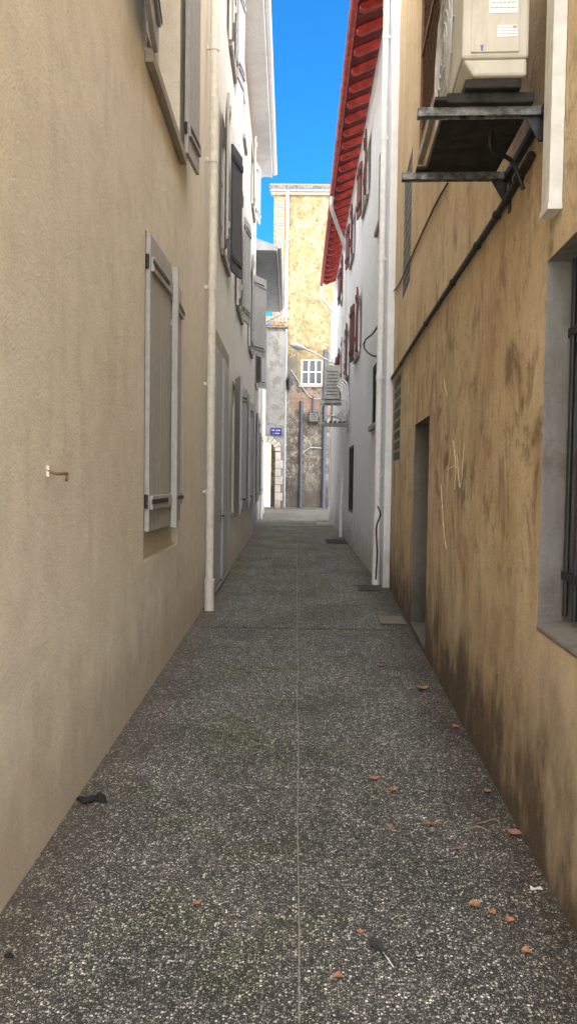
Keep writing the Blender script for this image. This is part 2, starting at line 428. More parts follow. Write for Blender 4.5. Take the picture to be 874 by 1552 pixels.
# ------------------------------------------------------------------ near left building
L1 = Bld(WL, 'cream_building', 'long cream plastered house with grey shutters and white eaves along the left side', 'building', (-1.03, 0, 0))
r = WL.rect(219, 271, 345, 852)
zb = WL.hit(228, 803)[1]
L1.holes.append((r[0], r[1], r[2], r[3], .06, 0))
wmb = MB()
wmb.box(WL.P, r[0] + .01, r[0] + .06, r[2] + .24, r[3] - .01, -.058, -.03); wmb.box(WL.P, r[1] - .06, r[1] - .01, r[2] + .24, r[3] - .01, -.058, -.03)
wmb.box(WL.P, r[0] + .06, r[1] - .06, r[3] - .07, r[3] - .01, -.058, -.033)
w1 = wmb.build('window', 'shutter_grey', L1.root, bevel=.004)
mid = r[0] + (r[1] - r[0]) * .5
L1.leaf(w1, r[0] + .05, -.008, 2, mid - r[0] - .05, zb, r[3] - .01, 'shutter_grey', 2)
L1.leaf(w1, r[1] - .03, -.008, 179, r[1] - mid - .05, zb, r[3] - .03, 'shutter_grey', 2)
mb = MB(); mb.box(WL.P, mid - .02, mid + .03, zb - .02, r[3] - .03, .065, .115)
for z in (zb + .22, r[3] - .5): mb.box(WL.P, mid - .012, mid + .012, z, z + .05, .0, .065)
mb.build('cover_batten', 'shutter_grey', w1, bevel=.005)

L1.window(5.3, 6.85, 4.55, 6.95, .25, 'shutter_grey', leaves=[(0, 175, .74, 'shutter_grey'), (1, 5, .5, 'shutter_grey')], sm='stone')
L1.window(11.0, 12.05, 4.95, 6.95, .12, 'shutter_grey', leaves=[(0, 172, .5, 'shutter_grey'), (1, 13, .55, 'shutter_charcoal')])
L1.window(14.3, 15.5, 4.9, 7.0, .2, leaves=[(0, 176, .6, 'shutter_grey'), (1, 8, .6, 'shutter_grey')])
L1.window(18.6, 19.8, 4.9, 7.0, .2, leaves=[(0, 174, .6, 'shutter_grey'), (1, 30, .6, 'shutter_grey')])
L1.window(12.0, 13.0, 8.5, 10.1, .2, leaves=[(0, 174, .5, 'shutter_grey'), (1, 9, .5, 'shutter_grey')])
L1.window(15.6, 16.3, 8.7, 9.7, .2, rows=2)
L1.window(19.2, 20.2, 8.6, 10.1, .2, leaves=[(0, 174, .5, 'frame_white'), (1, 10, .5, 'frame_white')])
for (a, b) in ((13.5, 14.6), (16.3, 17.4), (18.9, 19.9), (20.7, 21.4)):
    L1.window(a, b, .97, 3.4, .2, leaves=[(0, 166, .55, 'door_grey'), (1, 12, .5, 'door_grey')])
# double plank door
r = WL.rect(323, 344, 514, 892)
L1.holes.append((r[0], r[1], .04, r[3], .08, 0))
mb = MB(); n = 4; pw = (r[1] - r[0]) / n
for k in range(n): mb.box(WL.P, r[0] + k * pw + .003, r[0] + (k + 1) * pw - .003, .06, r[3] - .01, -.06, .012)
mb.box(WL.P, r[0] + n / 2 * pw - .05, r[0] + n / 2 * pw + .05, .08, r[3] - .05, .012, .05)
door = mb.build('door', 'door_grey', L1.root, bevel=.004)
mb = MB(); c = r[0] + n / 2 * pw - .1; mb.tube([WL.P(c, 1.05, .012), WL.P(c, 1.05, .07), WL.P(c - .1, 1.05, .075)], .011, 8); mb.box(WL.P, c - .02, c + .02, .95, 1.15, .01, .018)
mb.build('handle', 'metal_dark', door)
mb = MB()
for a, b in ((r[0] - .12, r[0] - .002), (r[1] + .002, r[1] + .12)):
    z = 0.0
    while z < r[3]:
        h = min(.42, r[3] + .001 - z); mb.box(WL.P, a, b, z + .004, z + h, -.05, .006); z += .43
mb.box(WL.P, r[0] - .12, r[1] + .12, r[3] + .004, r[3] + .2, -.05, .008)
mb.build('door_surround', 'stone', L1.root, bevel=.004)
mb = MB(); mb.box(WL.P, r[0], r[1], .002, .05, -.07, .06); mb.build('doorstep', 'concrete', L1.root, bevel=.01)
sbase = gh(308, 925).y
pipe(L1.root, WL, sbase, .09, .0, 10.3, .048, 'pipe_cream', collars=[1.45, 2.75, 3.9, 5.4, 6.7, 8.2], shoe=.38)
ZE = 10.45
mb = MB(); mb.box(WL.P, -1.6, 22, ZE, ZE + .05, 0.002, .42); mb.build('soffit', 'soffit_white', L1.root)
mb = MB(); mb.box(WL.P, -1.6, 22, ZE - .02, ZE + .2, .42, .45); mb.build('fascia', 'soffit_white', L1.root)
mb = MB()
prof = [(.455 + .065 - .065 * math.cos(t), ZE + .14 - .075 * math.sin(t)) for t in [math.pi * k / 8 for k in range(9)]]
mb.prism(WL.P, prof, -1.6, 22.05)
for k in range(12): mb.prism(WL.P, [(x + (x - .52) * .06, z - .004) for x, z in prof], k * 2, k * 2 + .04)
mb.build('gutter', 'pipe_white', L1.root, smooth=True)
mb = MB(); mb.quad([WL.P(-1.6, ZE + .2, .46), WL.P(22, ZE + .2, .46), WL.P(22, ZE + 1.9, -4.5), WL.P(-1.6, ZE + 1.9, -4.5)]); mb.quad([WL.P(22, ZE + .05, .42), WL.P(22, ZE + 1.9, -4.5), WL.P(22, ZE, -4.5)])
mb.build('roof', 'roof_tile', L1.root)
L1.wall(-1.6, 22, -.01, ZE, 5, ['plaster_cream', 'stone'])

# ------------------------------------------------------------------ far left building
L2 = Bld(WL2, 'low_building', 'lower cream house past the white eaves with wide projecting eave on the left', 'building', (-1.42, 24, 0))
Z2 = 8.35
L2.window(25.6, 26.8, 4.9, 7.1, .2, leaves=[(0, 160, .55, 'shutter_grey'), (1, 35, .5, 'shutter_grey')])
L2.window(23.2, 24.2, 1.0, 3.3, .2, leaves=[(0, 166, .5, 'shutter_grey'), (1, 12, .5, 'shutter_grey')])
L2.window(27.5, 28.5, 1.0, 3.3, .2, leaves=[(0, 166, .5, 'shutter_grey'), (1, 12, .5, 'shutter_grey')])
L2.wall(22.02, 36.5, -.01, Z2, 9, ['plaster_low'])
mb = MB(); mb.box(WL2.P, 22.02, 30, Z2, Z2 + .05, .002, .76); mb.build('soffit', 'soffit_grey', L2.root)
mb = MB(); mb.box(WL2.P, 22.02, 30, Z2 - .03, Z2 + .14, .76, .79); mb.build('fascia', 'soffit_grey', L2.root)
mb = MB(); mb.prism(WL2.P, [(.795 + .06 - .06 * math.cos(t), Z2 + .11 - .07 * math.sin(t)) for t in [math.pi * k / 8 for k in range(9)]], 22.0, 30.05)
mb.build('gutter', 'soffit_grey', L2.root, smooth=True)
mb = MB(); mb.tube(bez([WL2.P(29.8, Z2 + .08, .85), WL2.P(29.8, Z2 - .15, .83), WL2.P(29.9, Z2 - .5, .15), WL2.P(29.9, Z2 - .8, .09), WL2.P(29.9, 0, .09)]), .05, 12)
mb.build('downpipe', 'pipe_white', L2.root, smooth=True)
mb = MB()
prof = [(-1.2, Z2 + .06), (-5.0, 15.2), (-9, Z2 + .06)]
mb.prism(WL2.P, prof, 22.05, 37.0)  # unseen tall ridge, shaped to keep sun off the lower end wall
mb.prism(WL2.P, [(.78, Z2 + .15), (.0, Z2 + .4), (-1.2, Z2 + .7), (-1.2, Z2 + .06), (.78, Z2 + .06)], 22.05, 30)
mb.build('roof', 'soffit_grey', L2.root)

# ------------------------------------------------------------------ ochre building (right, near)
T = Bld(WT, 'ochre_building', 'stained ochre rendered house with recessed door and barred window on the right', 'building', (.89, 0, 0))
sE = WT.hit(821, 668)[0]; zt = WT.hit(833, 392)[1]; z0 = WT.hit(808, 944)[1]
sN = sE - 1.25
T.holes.append((sN, sE, z0, zt, .26, 1))
mb = MB()
for a, b in ((sN + .002, sN + .06), (sE - .06, sE - .002)): mb.box(WT.P, a, b, z0 + .002, zt - .002, -.25, -.19)
mb.box(WT.P, sN + .06, sE - .06, zt - .06, zt - .002, -.25, -.192); mb.box(WT.P, sN + .06, sE - .06, z0 + .002, z0 + .08, -.25, -.192)
bw = mb.build('window', 'metal_dark', T.root, bevel=.003)
mb = MB(); mb.quad([WT.P(sN + .01, z0 + .01, -.23), WT.P(sE - .01, z0 + .01, -.23), WT.P(sE - .01, zt - .01, -.23), WT.P(sN + .01, zt - .01, -.23)]); mb.build('pane', 'glass_dark', bw)
mb = MB()
k = 0
while sE - .05 - k * .12 > sN + .03:
    a = sE - .05 - k * .12; mb.tube([WT.P(a, z0 + .05, -.10), WT.P(a, zt - .002, -.10)], .011, 10); k += 1
for z in (z0 + .22, zt - .3): mb.box(WT.P, sN + .002, sE - .002, z - .018, z + .018, -.107, -.093)
mb.build('bars', 'metal_dark', bw, smooth=True)
mb = MB(); mb.prism(WT.P, [(-.19, z0 + .005), (-.19, z0 + .04), (.0, z0 + .008), (.005, z0 - .006), (.004, z0 - .016), (.002, z0 - .022)], sN - .02, sE - .003); mb.build('sill', 'reveal_dark', bw, bevel=.006)
# doorway
d0, d1 = WT.hit(647, 800)[0], WT.hit(625, 800)[0]; dz = WT.hit(627, 645)[1]
T.holes.append((d0, d1, .07, dz, .34, 2))
mb = MB(); n = 5; pw = (d1 - d0 - .12) / n
for k in range(n): mb.box(WT.P, d0 + .06 + k * pw + .003, d0 + .06 + (k + 1) * pw - .003, .1, dz - .07, -.33, -.29)
dr = mb.build('door', 'shutter_grey', T.root, bevel=.004)
mb = MB(); mb.box(WT.P, d0 + .002, d0 + .06, .072, dz - .002, -.335, -.26); mb.box(WT.P, d1 - .06, d1 - .002, .072, dz - .002, -.335, -.26); mb.box(WT.P, d0 + .06, d1 - .06, dz - .07, dz - .002, -.335, -.262); mb.build('frame', 'shutter_grey', dr)
mb = MB(); mb.box(WT.P, d0 + .14, d0 + .17, 1.0, 1.14, -.29, -.28); mb.tube([WT.P(d0 + .155, 1.07, -.28), WT.P(d0 + .155, 1.07, -.23), WT.P(d0 + .26, 1.07, -.228)], .01, 8); mb.build('handle', 'metal_galv', dr)
mb = MB(); mb.box(WT.P, d0 + .01, d1 - .01, .002, .068, -.3, .005); mb.build('doorstep', 'reveal_dark', T.root, bevel=.012)
# glass block panels
def blocks(r, nx, nz):
    a, b, c, d = r; T.holes.append((a, b, c, d, .08, 1)); mb = MB(); mb2 = MB(); W = WT
    for i in range(nx + 1):
        x = a + (b - a) * i / nx; mb.box(W.P, max(a, x - .012), min(b, x + .012), c + .001, d - .001, -.078, -.014)
    for j in range(nz + 1):
        z = c + (d - c) * j / nz; mb.box(W.P, a + .001, b - .001, max(c + .0005, z - .016), min(d - .0005, z + .016), -.077, -.006)
    p = mb.build('block_window', 'stone', T.root)
    for i in range(nx):
        for j in range(nz):
            x0, x1 = a + (b - a) * i / nx + .013, a + (b - a) * (i + 1) / nx - .013; z0_, z1_ = c + (d - c) * j / nz + .017, c + (d - c) * (j + 1) / nz - .017
            mb2.box(W.P, x0, x1, z0_, z1_, -.076, -.010)
    mb2.build('glass_blocks', 'glass_block', p, bevel=.008)
blocks((9.8, 10.85, WT.hit(596, 700)[1], WT.hit(596, 582)[1]), 5, 8)
r = WT.rect(623, 612, 232, 420); blocks(r, 4, 12)
# upper grille window
r = WT.rect(672, 642, 60, 228)
a, b, c = r[0], r[1], WT.hit(642, 232)[1]
T.holes.append((a, b, c, c + 2.0, .2, 1))
mb = MB(); mb.box(WT.P, a, a + .05, c + .06, c + 2, -.02, .04); mb.box(WT.P, b - .05, b, c + .06, c + 2, -.02, .04); mb.box(WT.P, a + .05, b - .05, c + .06, c + .11, -.02, .038); mb.box(WT.P, a + .05, b - .05, c + 1.0, c + 1.05, -.02, .038)
uw = mb.build('window', 'iron_rust', T.root, bevel=.003)
mb = MB()
for k in range(1, 22):
    x = a + .05 + (b - a - .1) * k / 22; mb.tube([WT.P(x, c + .11, .01), WT.P(x, c + 2, .01)], .007, 6)
for k in range(1, 26):
    z = c + .11 + k * .075; mb.tube([WT.P(a + .05, z, .018), WT.P(b - .05, z, .018)], .006, 6)
mb.build('grille', 'iron_rust', uw)
mb = MB(); mb.quad([WT.P(a, c, -.15), WT.P(b, c, -.15), WT.P(b, c + 2, -.15), WT.P(a, c + 2, -.15)]); mb.build('pane', 'glass_dark', uw)
mb = MB(); mb.prism(WT.P, [(-.14, c + .002), (-.14, c + .05), (.05, c + .03), (.05, c - .06), (.003, c - .06)], a - .04, b + .04); mb.build('sill', 'stone', uw, bevel=.006)
# scratched graffiti
for pts in ([(676, 745), (680, 700), (686, 668)], [(686, 668), (690, 705), (688, 742)], [(676, 712), (690, 706)], [(692, 690), (697, 740), (703, 672)], [(668, 735), (672, 800), (676, 832)], [(681, 540), (673, 575), (677, 600)]):
    mb = MB(); q = bez([WT.P(*WT.hit(x, y), .0005) for x, y in pts], 5); mb.tube(q, .0028, 5)
    mb.build('graffiti', 'chalk', T.root)
T.wall(-1.0, 11.1, -.01, 9.6, 5, ['plaster_ochre', 'concrete', 'reveal_dark'])

# ------------------------------------------------------------------ white building (right, farther)
Wb = Bld(WR, 'white_building', 'white rendered house with red shutters under a deep red timber eave', 'building', (1.34, 11.2, 0))
r = WR.rect(574, 564, 543, 640); Wb.window(r[0], r[1], r[2], r[3], .05, 'metal_dark', rows=2, rev=1, pane='dark_inside')
r = WR.rect(535, 528, 674, 779); Wb.window(r[0], r[1], r[2], r[3], .05, 'metal_dark', rows=1, sill=False, rev=1, pane='dark_inside')
r = WR.rect(583, 574, 203, 318); Wb.window(r[0], r[1], r[2], r[3], .06, 'ac_grey', rows=3, rev=1, pane='dark_inside')
for a in (16.3, 19.9, 23.6): Wb.window(a, a + 1.05, 4.4, 5.7, .2, 'frame_white', leaves=[(0, 174, .42, 'shutter_red'), (1, 7, .42, 'shutter_red')])
for a in (14.8, 18.6, 22.6): Wb.window(a, a + 1.0, 7.2, 8.3, .2, 'frame_white', leaves=[(0, 174, .4, 'shutter_red'), (1, 7, .4, 'shutter_red')])
Wb.wall(11.12, 30, -.01, 9.1, 6, ['plaster_white', 'concrete'])
EV = lambda a, h, o: WR.P(a, 9.13 - .42 * o + h, o)
mb = MB(); mb.box(EV, 11.12, 28.4, .14, .17, -.2, .47)
for k in range(115): mb.box(EV, 11.13 + k * .15, 11.13 + k * .15 + .135, .125, .14, .0, .465)
eave = mb.build('eave', 'eave_red_shade', Wb.root)
for k in range(29):
    a = 11.3 + k * .6; mb = MB()
    mb.prism(lambda A, z, o: EV(A, z, o), [(0.002, .125), (0.002, -.01), (.36, -.01), (.44, .05), (.44, .125)], a, a + .10)
    mb.build('rafter', 'eave_red', eave, bevel=.008)
mb = MB(); zz = 9.13 - .42 * .48 + .12
mb.prism(WR.P, [(.475 + .06 - .06 * math.cos(t), zz - .075 * math.sin(t)) for t in [math.pi * k / 9 for k in range(10)]], 11.1, 28.5)
for k in range(24): mb.prism(WR.P, [(.475 + .06 - .066 * math.cos(t), zz + .004 - .082 * math.sin(t)) for t in [math.pi * j / 9 for j in range(10)]], 11.4 + k * .72, 11.44 + k * .72)
mb.build('gutter', 'eave_red', Wb.root, smooth=True)
mb = MB(); mb.quad([WR.P(11.12, 9.13 - .2 + .19, .48), WR.P(28.4, 9.13 - .2 + .19, .48), WR.P(28.4, 10.9, -4), WR.P(11.12, 10.9, -4)]); mb.build('roof', 'roof_tile', Wb.root)
sp = 11.45
pipe(Wb.root, WR, sp, .07, .0, 9.2, .048, 'pipe_white', collars=[1.7, 3.2, 5.0, 6.8, 8.3], shoe=1.1)
mb = MB(); mb.tube(bez([WR.P(19.4, 8.92, .535), WR.P(19.5, 8.6, .52), WR.P(20.8, 8.15, .13), WR.P(21.0, 7.8, .08), WR.P(21.0, 6.2, .08), WR.P(21.0, .0, .08)]), .05, 12); mb.build('downpipe', 'pipe_white', Wb.root, smooth=True)
mb = MB(); mb.tube(bez([WR.P(28.2, 8.9, .535), WR.P(28.2, 8.55, .52), WR.P(28.6, 8.1, .12), WR.P(28.7, 7.8, .08), WR.P(28.7, 0, .08)]), .05, 12); mb.build('downpipe', 'pipe_white', Wb.root, smooth=True)

# ------------------------------------------------------------------ end building
E = Bld(WE, 'end_building', 'tall narrow old house closing the alley, sunlit above and stained below', 'building', (0, 44, 0))
hx = lambda px, py: WE.hit(px, py)[0]
hz = lambda px, py: WE.hit(px, py)[1]
xl = hx(414, 400); zc = hz(450, 296); zs = hz(470, 533)
r = WE.rect(456, 489, 544, 583)
E.holes.append((r[0], r[1], r[2], r[3], .12, 0))
mb = MB()
a, b, c, d = r
for x in (a + .05, a + (b - a) * .36, a + (b - a) * .68, b - .05): mb.box(WE.P, x - .04, x + .04, c + .002, d - .002, -.11, -.04)
for z in (c + .05, c + (d - c) * .5, d - .05): mb.box(WE.P, a + .1, b - .1, z - .03, z + .03, -.11, -.045)
ew = mb.build('window', 'frame_white', E.root)
mb = MB(); mb.quad([WE.P(a + .01, c + .01, -.09), WE.P(b - .01, c + .01, -.09), WE.P(b - .01, d - .01, -.09), WE.P(a + .01, d - .01, -.09)]); mb.build('pane', 'glass_dark', ew)
mb = MB(); mb.box(WE.P, a - .12, b + .12, c - .14, c - .003, -.05, .08); mb.build('sill', 'stone', ew)
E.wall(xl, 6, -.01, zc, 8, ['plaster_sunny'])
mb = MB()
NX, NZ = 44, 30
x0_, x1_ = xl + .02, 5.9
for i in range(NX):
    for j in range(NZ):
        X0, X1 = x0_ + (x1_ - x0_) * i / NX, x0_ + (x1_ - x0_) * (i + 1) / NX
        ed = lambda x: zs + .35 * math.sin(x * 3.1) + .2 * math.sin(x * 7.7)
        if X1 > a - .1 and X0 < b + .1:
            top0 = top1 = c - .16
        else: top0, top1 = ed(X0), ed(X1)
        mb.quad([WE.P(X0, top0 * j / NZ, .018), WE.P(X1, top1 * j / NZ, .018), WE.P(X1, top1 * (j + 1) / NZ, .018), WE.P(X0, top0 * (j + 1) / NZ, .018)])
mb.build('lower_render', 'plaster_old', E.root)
mb = MB(); q0, q1 = hz(460, 626), hz(460, 592)
n = 24; xa, xb = hx(441, 600), hx(500, 600)
for i in range(n):
    f0, f1 = xa + (xb - xa) * i / n, xa + (xb - xa) * (i + 1) / n
    e = lambda x, s: .18 * math.sin(x * 6 + s) + .1 * math.sin(x * 15 + s)
    mb.quad([WE.P(f0, q0 + e(f0, 1), .024), WE.P(f1, q0 + e(f1, 1), .024), WE.P(f1, q1 + e(f1, 3), .024), WE.P(f0, q1 + e(f0, 3), .024)])
mb.build('brick_patch', 'brick', E.root)
mb = MB(); mb.box(WE.P, xl - .15, 6, zc, zc + .16, -.2, .14); mb.box(WE.P, xl - .22, 6, zc + .16, zc + .28, -.2, .26); mb.build('cornice', 'stone', E.root)
mb = MB()
k = xl - .2
while k < 6:
    mb.tube([WE.P(k, zc + .36, .36), WE.P(k, zc + 1.2, -1.6)], .1, 8); k += .2
mb.build('roof', 'roof_tile', E.root, smooth=True)
mb = MB(); la, lb = hx(418, 400), hx(430, 400); l0, l1 = hz(424, 488), hz(424, 300)
mb.box(WE.P, la, la + .05, l0, l1, .002, .05); mb.box(WE.P, lb - .05, lb, l0, l1, .002, .05)
z = l0
while z < l1 - .1:
    mb.prism(WE.P, [(.004, z + .1), (.03, z), (.038, z + .015), (.014, z + .115)], la + .05, lb - .05); z += .13
mb.build('louver_panel', 'louver_pink', E.root)
def vpipe(px, yt, yb, mat, r=.07, o=.1):
    x = hx(px, (yt + yb) / 2); mb = MB(); za, zb_ = max(0, hz(px, yb)), hz(px, yt)
    mb.tube([WE.P(x, za, o), WE.P(x, zb_, o)], r, 12)
    z = za + .8
    while z < zb_: mb.tube([WE.P(x, z - .05, o), WE.P(x, z + .05, o)], r * 1.25, 12); z += 2.1
    return mb.build('downpipe', mat, E.root, smooth=True)
vpipe(434.5, 290, 500, 'pipe_cream', .08)
vpipe(431.5, 500, 775, 'pipe_paleblue', .09, .13)
vpipe(455.5, 608, 775, 'pipe_blue', .1)
vpipe(491, 530, 775, 'pipe_blue', .12)
vpipe(474, 600, 640, 'pipe_blue', .05)
for pts, rr in ((((455, 690), (470, 679), (490, 680)), .035), (((440, 560), (470, 602), (492, 602)), .025)):
    mb = MB(); mb.tube(bez([WE.P(hx(x, y), hz(x, y), .08) for x, y in pts]), rr, 8)
    mb.build('service_cable', 'pipe_paleblue', E.root, smooth=True)

# ------------------------------------------------------------------ arch building
Ab = thing('arch_gate', 'grey plastered gatehouse with stone arch and small tiled roof at the alley end', 'gateway', (-1.2, 41, 0))
ax = lambda px, py: WA.hit(px, py)[0]
az_ = lambda px, py: WA.hit(px, py)[1]
xr = ax(431, 650); xo = ax(416.5, 730); half = .52; xc = xo - half; zsp = az_(412, 684); ztop = az_(420, 497)
mb = MB()
n = 16; arc = [(xc + half * math.cos(math.pi * k / n), zsp + half * math.sin(math.pi * k / n)) for k in range(n + 1)]
for k in range(n):
    (x0, z0_), (x1, z1_) = arc[k], arc[k + 1]
    mb.quad([WA.P(x0, z0_), WA.P(x1, z1_), WA.P(x1, ztop), WA.P(x0, ztop)])
    mb.quad([WA.P(x0, z0_), WA.P(x1, z1_), WA.P(x1, z1_, -.6), WA.P(x0, z0_, -.6)])
for xa_, xb_ in ((xo, xr), (xc - half - 3, xc - half)):
    mb.quad([WA.P(xa_, 0), WA.P(xb_, 0), WA.P(xb_, ztop), WA.P(xa_, ztop)])
mb.quad([WA.P(xo, 0), WA.P(xo, zsp), WA.P(xo, zsp, -.6), WA.P(xo, 0, -.6)]); mb.quad([WA.P(xc - half, 0), WA.P(xc - half, zsp), WA.P(xc - half, zsp, -.6), WA.P(xc - half, 0, -.6)])
mb.quad([WA.P(xr, 0), WA.P(xr, ztop), WA.P(xr, ztop, -3), WA.P(xr, 0, -3)])
mb.build('wall', 'plaster_pale', Ab)
mb = MB()
for k in range(9):
    t0, t1 = math.pi * k / 9 + .02, math.pi * (k + 1) / 9 - .02; ro = half + (.36 if k % 2 else .3)
    mb.prism(lambda A, z, o: WA.P(o, z, A), [(xc + half * math.cos(t0), zsp + half * math.sin(t0)), (xc + ro * math.cos(t0), zsp + ro * math.sin(t0)), (xc + ro * math.cos(t1), zsp + ro * math.sin(t1)), (xc + half * math.cos(t1), zsp + half * math.sin(t1))], -.55, .05)
z = 0
k = 0
while z < zsp - .05:
    h = min(.45, zsp - z); e = .42 if k % 2 else .3
    mb.box(WA.P, xo + .001, xo + e, z + .008, z + h - .008, -.55, .05); mb.box(WA.P, xc - half - e, xc - half - .001, z + .008, z + h - .008, -.55, .05); z += .45; k += 1
mb.build('arch_stones', 'stone', Ab, bevel=.025)
mb = MB(); k = xc - half - 3
mb.box(WA.P, xc - half - 3, xr + .1, ztop, ztop + .12, -.3, .2)
while k < xr + .1:
    mb.tube([WA.P(k, ztop + .2, .32), WA.P(k, ztop + .9, -1.6)], .09, 8); k += .18
mb.build('roof', 'roof_tile', Ab, smooth=True)
# sunlit house beyond the arch
fb = thing('distant_house', 'pale sunlit house seen through the stone arch', 'building', (-4, 78, 0))
mb = MB(); mb.box(lambda x, z, y: Vector((x, y, z)), -11, 1.5, -.01, 7.5, 78, 86); mb.build('wall', 'plaster_far', fb)
mb = MB(); mb.prism(lambda a, z, y: Vector((a, y, z)), [(77.6, 7.5), (82, 9.5), (86.4, 7.5)], -11.3, 1.8); mb.build('roof', 'roof_tile', fb)
for x in (-5.2, -7.8):
    mb = MB(); mb.box(lambda x_, z, y: Vector((x_, y, z)), x, x + 1, 3.6, 5.2, 77.95, 78.02)
    mb.build('window', 'glass_dark', fb)

# ------------------------------------------------------------------ street sign
x0, x1 = WA.hit(410, 654, .03)[0], WA.hit(427, 654, .03)[0]; z0_, z1_ = WA.hit(418, 660, .03)[1], WA.hit(418, 648.5, .03)[1]
sg = thing('street_sign', 'small dark blue street name plate above the stone arch', 'sign', WA.P((x0 + x1) / 2, z0_, .03))
mb = MB(); mb.box(WA.P, x0, x1, z0_, z1_, .052, .075); mb.build('plate', 'sign_blue', sg, bevel=.006)
mb = MB(); rnd = random.Random(3)
for row in range(2):
    zc_ = z0_ + (z1_ - z0_) * (.68 - .42 * row); k = x0 + .08
    while k < x1 - .1:
        w_ = rnd.choice((.02, .035, .045)); h_ = (z1_ - z0_) * .17
        if rnd.random() > .14:
            mb.box(WA.P, k, k + .012, zc_ - h_ / 2, zc_ + h_ / 2, .0755, .078)
            if w_ > .03: mb.box(WA.P, k + .012, k + w_, zc_ + rnd.choice((-.5, 0, .4)) * h_ - .005, zc_ + rnd.choice((-.3, .1)) * h_ + .009, .0755, .078)
        k += w_ + .025
mb.build('lettering', 'sticker_white', sg)

# ------------------------------------------------------------------ air conditioners
def label_bars(mb, P, a0, a1, z0, z1, o, rows, m, rnd):
    for k in range(rows):
        z = z1 - (z1 - z0) * (k + 1) / (rows + 1); x = a0 + (a1 - a0) * .06
        while x < a1 - (a1 - a0) * .15:
            w = (a1 - a0) * rnd.uniform(.04, .14); mb.box(P, x, min(x + w, a1 - .003), z - (z1 - z0) * .02, z + (z1 - z0) * .02, o, o + .0006, m); x += w + (a1 - a0) * .03
ac = thing('air_conditioner', 'large cream outdoor air conditioner on a galvanised bracket on the ochre wall', 'air conditioner', WT.P(3.5, 3.1, 0))
S0, S1, Oi, Oo, Z0, Z1 = 3.1, 3.9, .115, .385, 3.27, 3.95
mb = MB()
mb.box(WT.P, S0, S1, Z0 + .07, Z1, Oi, Oo)
mb.prism(WT.P, [(Oi + .005, Z0), (Oo - .05, Z0), (Oo - .004, Z0 + .069), (Oi + .005, Z0 + .069)], S0 + .004, S1 - .004)
cas = mb.build('casing', 'ac_cream', ac, bevel=.012)
mb = MB(); mb.box(WT.P, S0 - .006, S0 - .001, Z0 + .09, Z1 - .02, Oi + .04, Oo - .035); mb.build('side_panel', 'ac_cream', ac, bevel=.004)
PS = lambda a, z, w: WT.P(S0 - .0065 - w, z, a)     # a runs along the depth of the unit
rnd = random.Random(5)
def pane_o(px): return (WT.n.dot(Vector((((px - 447) / F) * 3.1, 3.1, 0)) - WT.O))
def zz_(py): return 1.6 + (728 - py) * 3.1 / F
for (pl, pr, yt, yb, hd, ink) in ((722, 789, 6, 37, 'ink_blue', 1), (735, 773, 54, 71, 'ink_red', 2)):
    o_a, o_b = pane_o(pr), pane_o(pl)
    o_a = max(o_a, Oi + .05); o_b = min(o_b, Oo - .04)
    mb = MB(); mb.box(PS, o_a, o_b, zz_(yb), zz_(yt), 0, .001, 0)
    label_bars(mb, PS, o_a, o_b, zz_(yb), zz_(yt), .001, 3, 2, rnd)
    mb.box(PS, o_a + .004, o_a + (o_b - o_a) * .22, zz_(yt) - .011, zz_(yt) - .004, .001, .0017, 1)
    mb.build('sticker', ['sticker_white', hd, 'ink_grey'], ac)
mb = MB(); q = pane_o(713); mb.quad([PS(q - .007, zz_(82), .001), PS(q + .007, zz_(82), .001), PS(q + .003, zz_(91), .001), PS(q - .003, zz_(91), .001)]); mb.build('sticker', 'ink_blue', ac)
mb = MB()
cs, cz, rr = (S0 + S1) / 2 + .08, (Z0 + Z1) / 2 + .03, .26
for rad_ in (.26, .21, .16, .11, .06):
    pts = [WT.P(cs + rad_ * math.cos(t), cz + rad_ * math.sin(t), Oo + .012) for t in [2 * math.pi * k / 28 for k in range(29)]]; mb.tube(pts, .004, 6)
for k in range(12): t = 2 * math.pi * k / 12; mb.tube([WT.P(cs + .04 * math.cos(t), cz + .04 * math.sin(t), Oo + .01), WT.P(cs + .27 * math.cos(t), cz + .27 * math.sin(t), Oo + .004)], .004, 6)
mb.build('fan_grille', 'ac_grey', ac)
zt_ = Z0 - .085
mb = MB(); mb.box(WT.P, S0 + .02, S1 - .02, Z0 - .04, Z0 - .001, Oi + .02, Oo - .02); mb.box(WT.P, S0 + .05, S1 + .02, zt_ + .001, Z0 - .04, Oi - .04, Oo + .05); mb.build('base_tray', 'ac_under', ac, bevel=.006)
for a in (S0 + .06, S1 - .06):
    mb = MB(); mb.box(WT.P, a - .03, a + .03, zt_ + .002, zt_ + .02, Oo + .05, Oo + .1); mb.build('foot', 'ac_under', ac, bevel=.004)
for a, ol in ((3.2, .55), (3.86, .555)):
    mb = MB()
    mb.box(WT.P, a - .02, a + .02, zt_ - .006, zt_, .01, ol); mb.box(WT.P, a - .02, a - .014, zt_ - .036, zt_ - .006, .01, ol); mb.box(WT.P, a + .014, a + .02, zt_ - .036, zt_ - .006, .01, ol)
    mb.prism(lambda A, z, o: WT.P(A, z, o), [(.02, zt_ - .04), (.02, zt_ - .14), (.04, zt_ - .14), (.1, zt_ - .04)], a - .004, a + .004, 1)
    mb.box(WT.P, a - .022, a + .022, zt_ - .2, zt_ + .02, .001, .009, 1)
    mb.build('bracket_arm', ['metal_galv', 'metal_dark'], ac, bevel=.002)
mb = MB(); mb.box(WT.P, 3.0, 4.0, zt_ - .046, zt_ - .01, .012, .04); mb.build('bracket_rail', 'metal_dark', ac)
mb = MB(); mb.tube(bez([WT.P(S0 + .3, Z0 - .09, .2), WT.P(S0 + .32, Z0 - .16, .19), WT.P(S0 + .4, Z0 - .18, .08), WT.P(S0 + .42, Z0 - .3, .02)]), .01, 8)
mb.build('pipe', 'cable_black', ac, smooth=True)
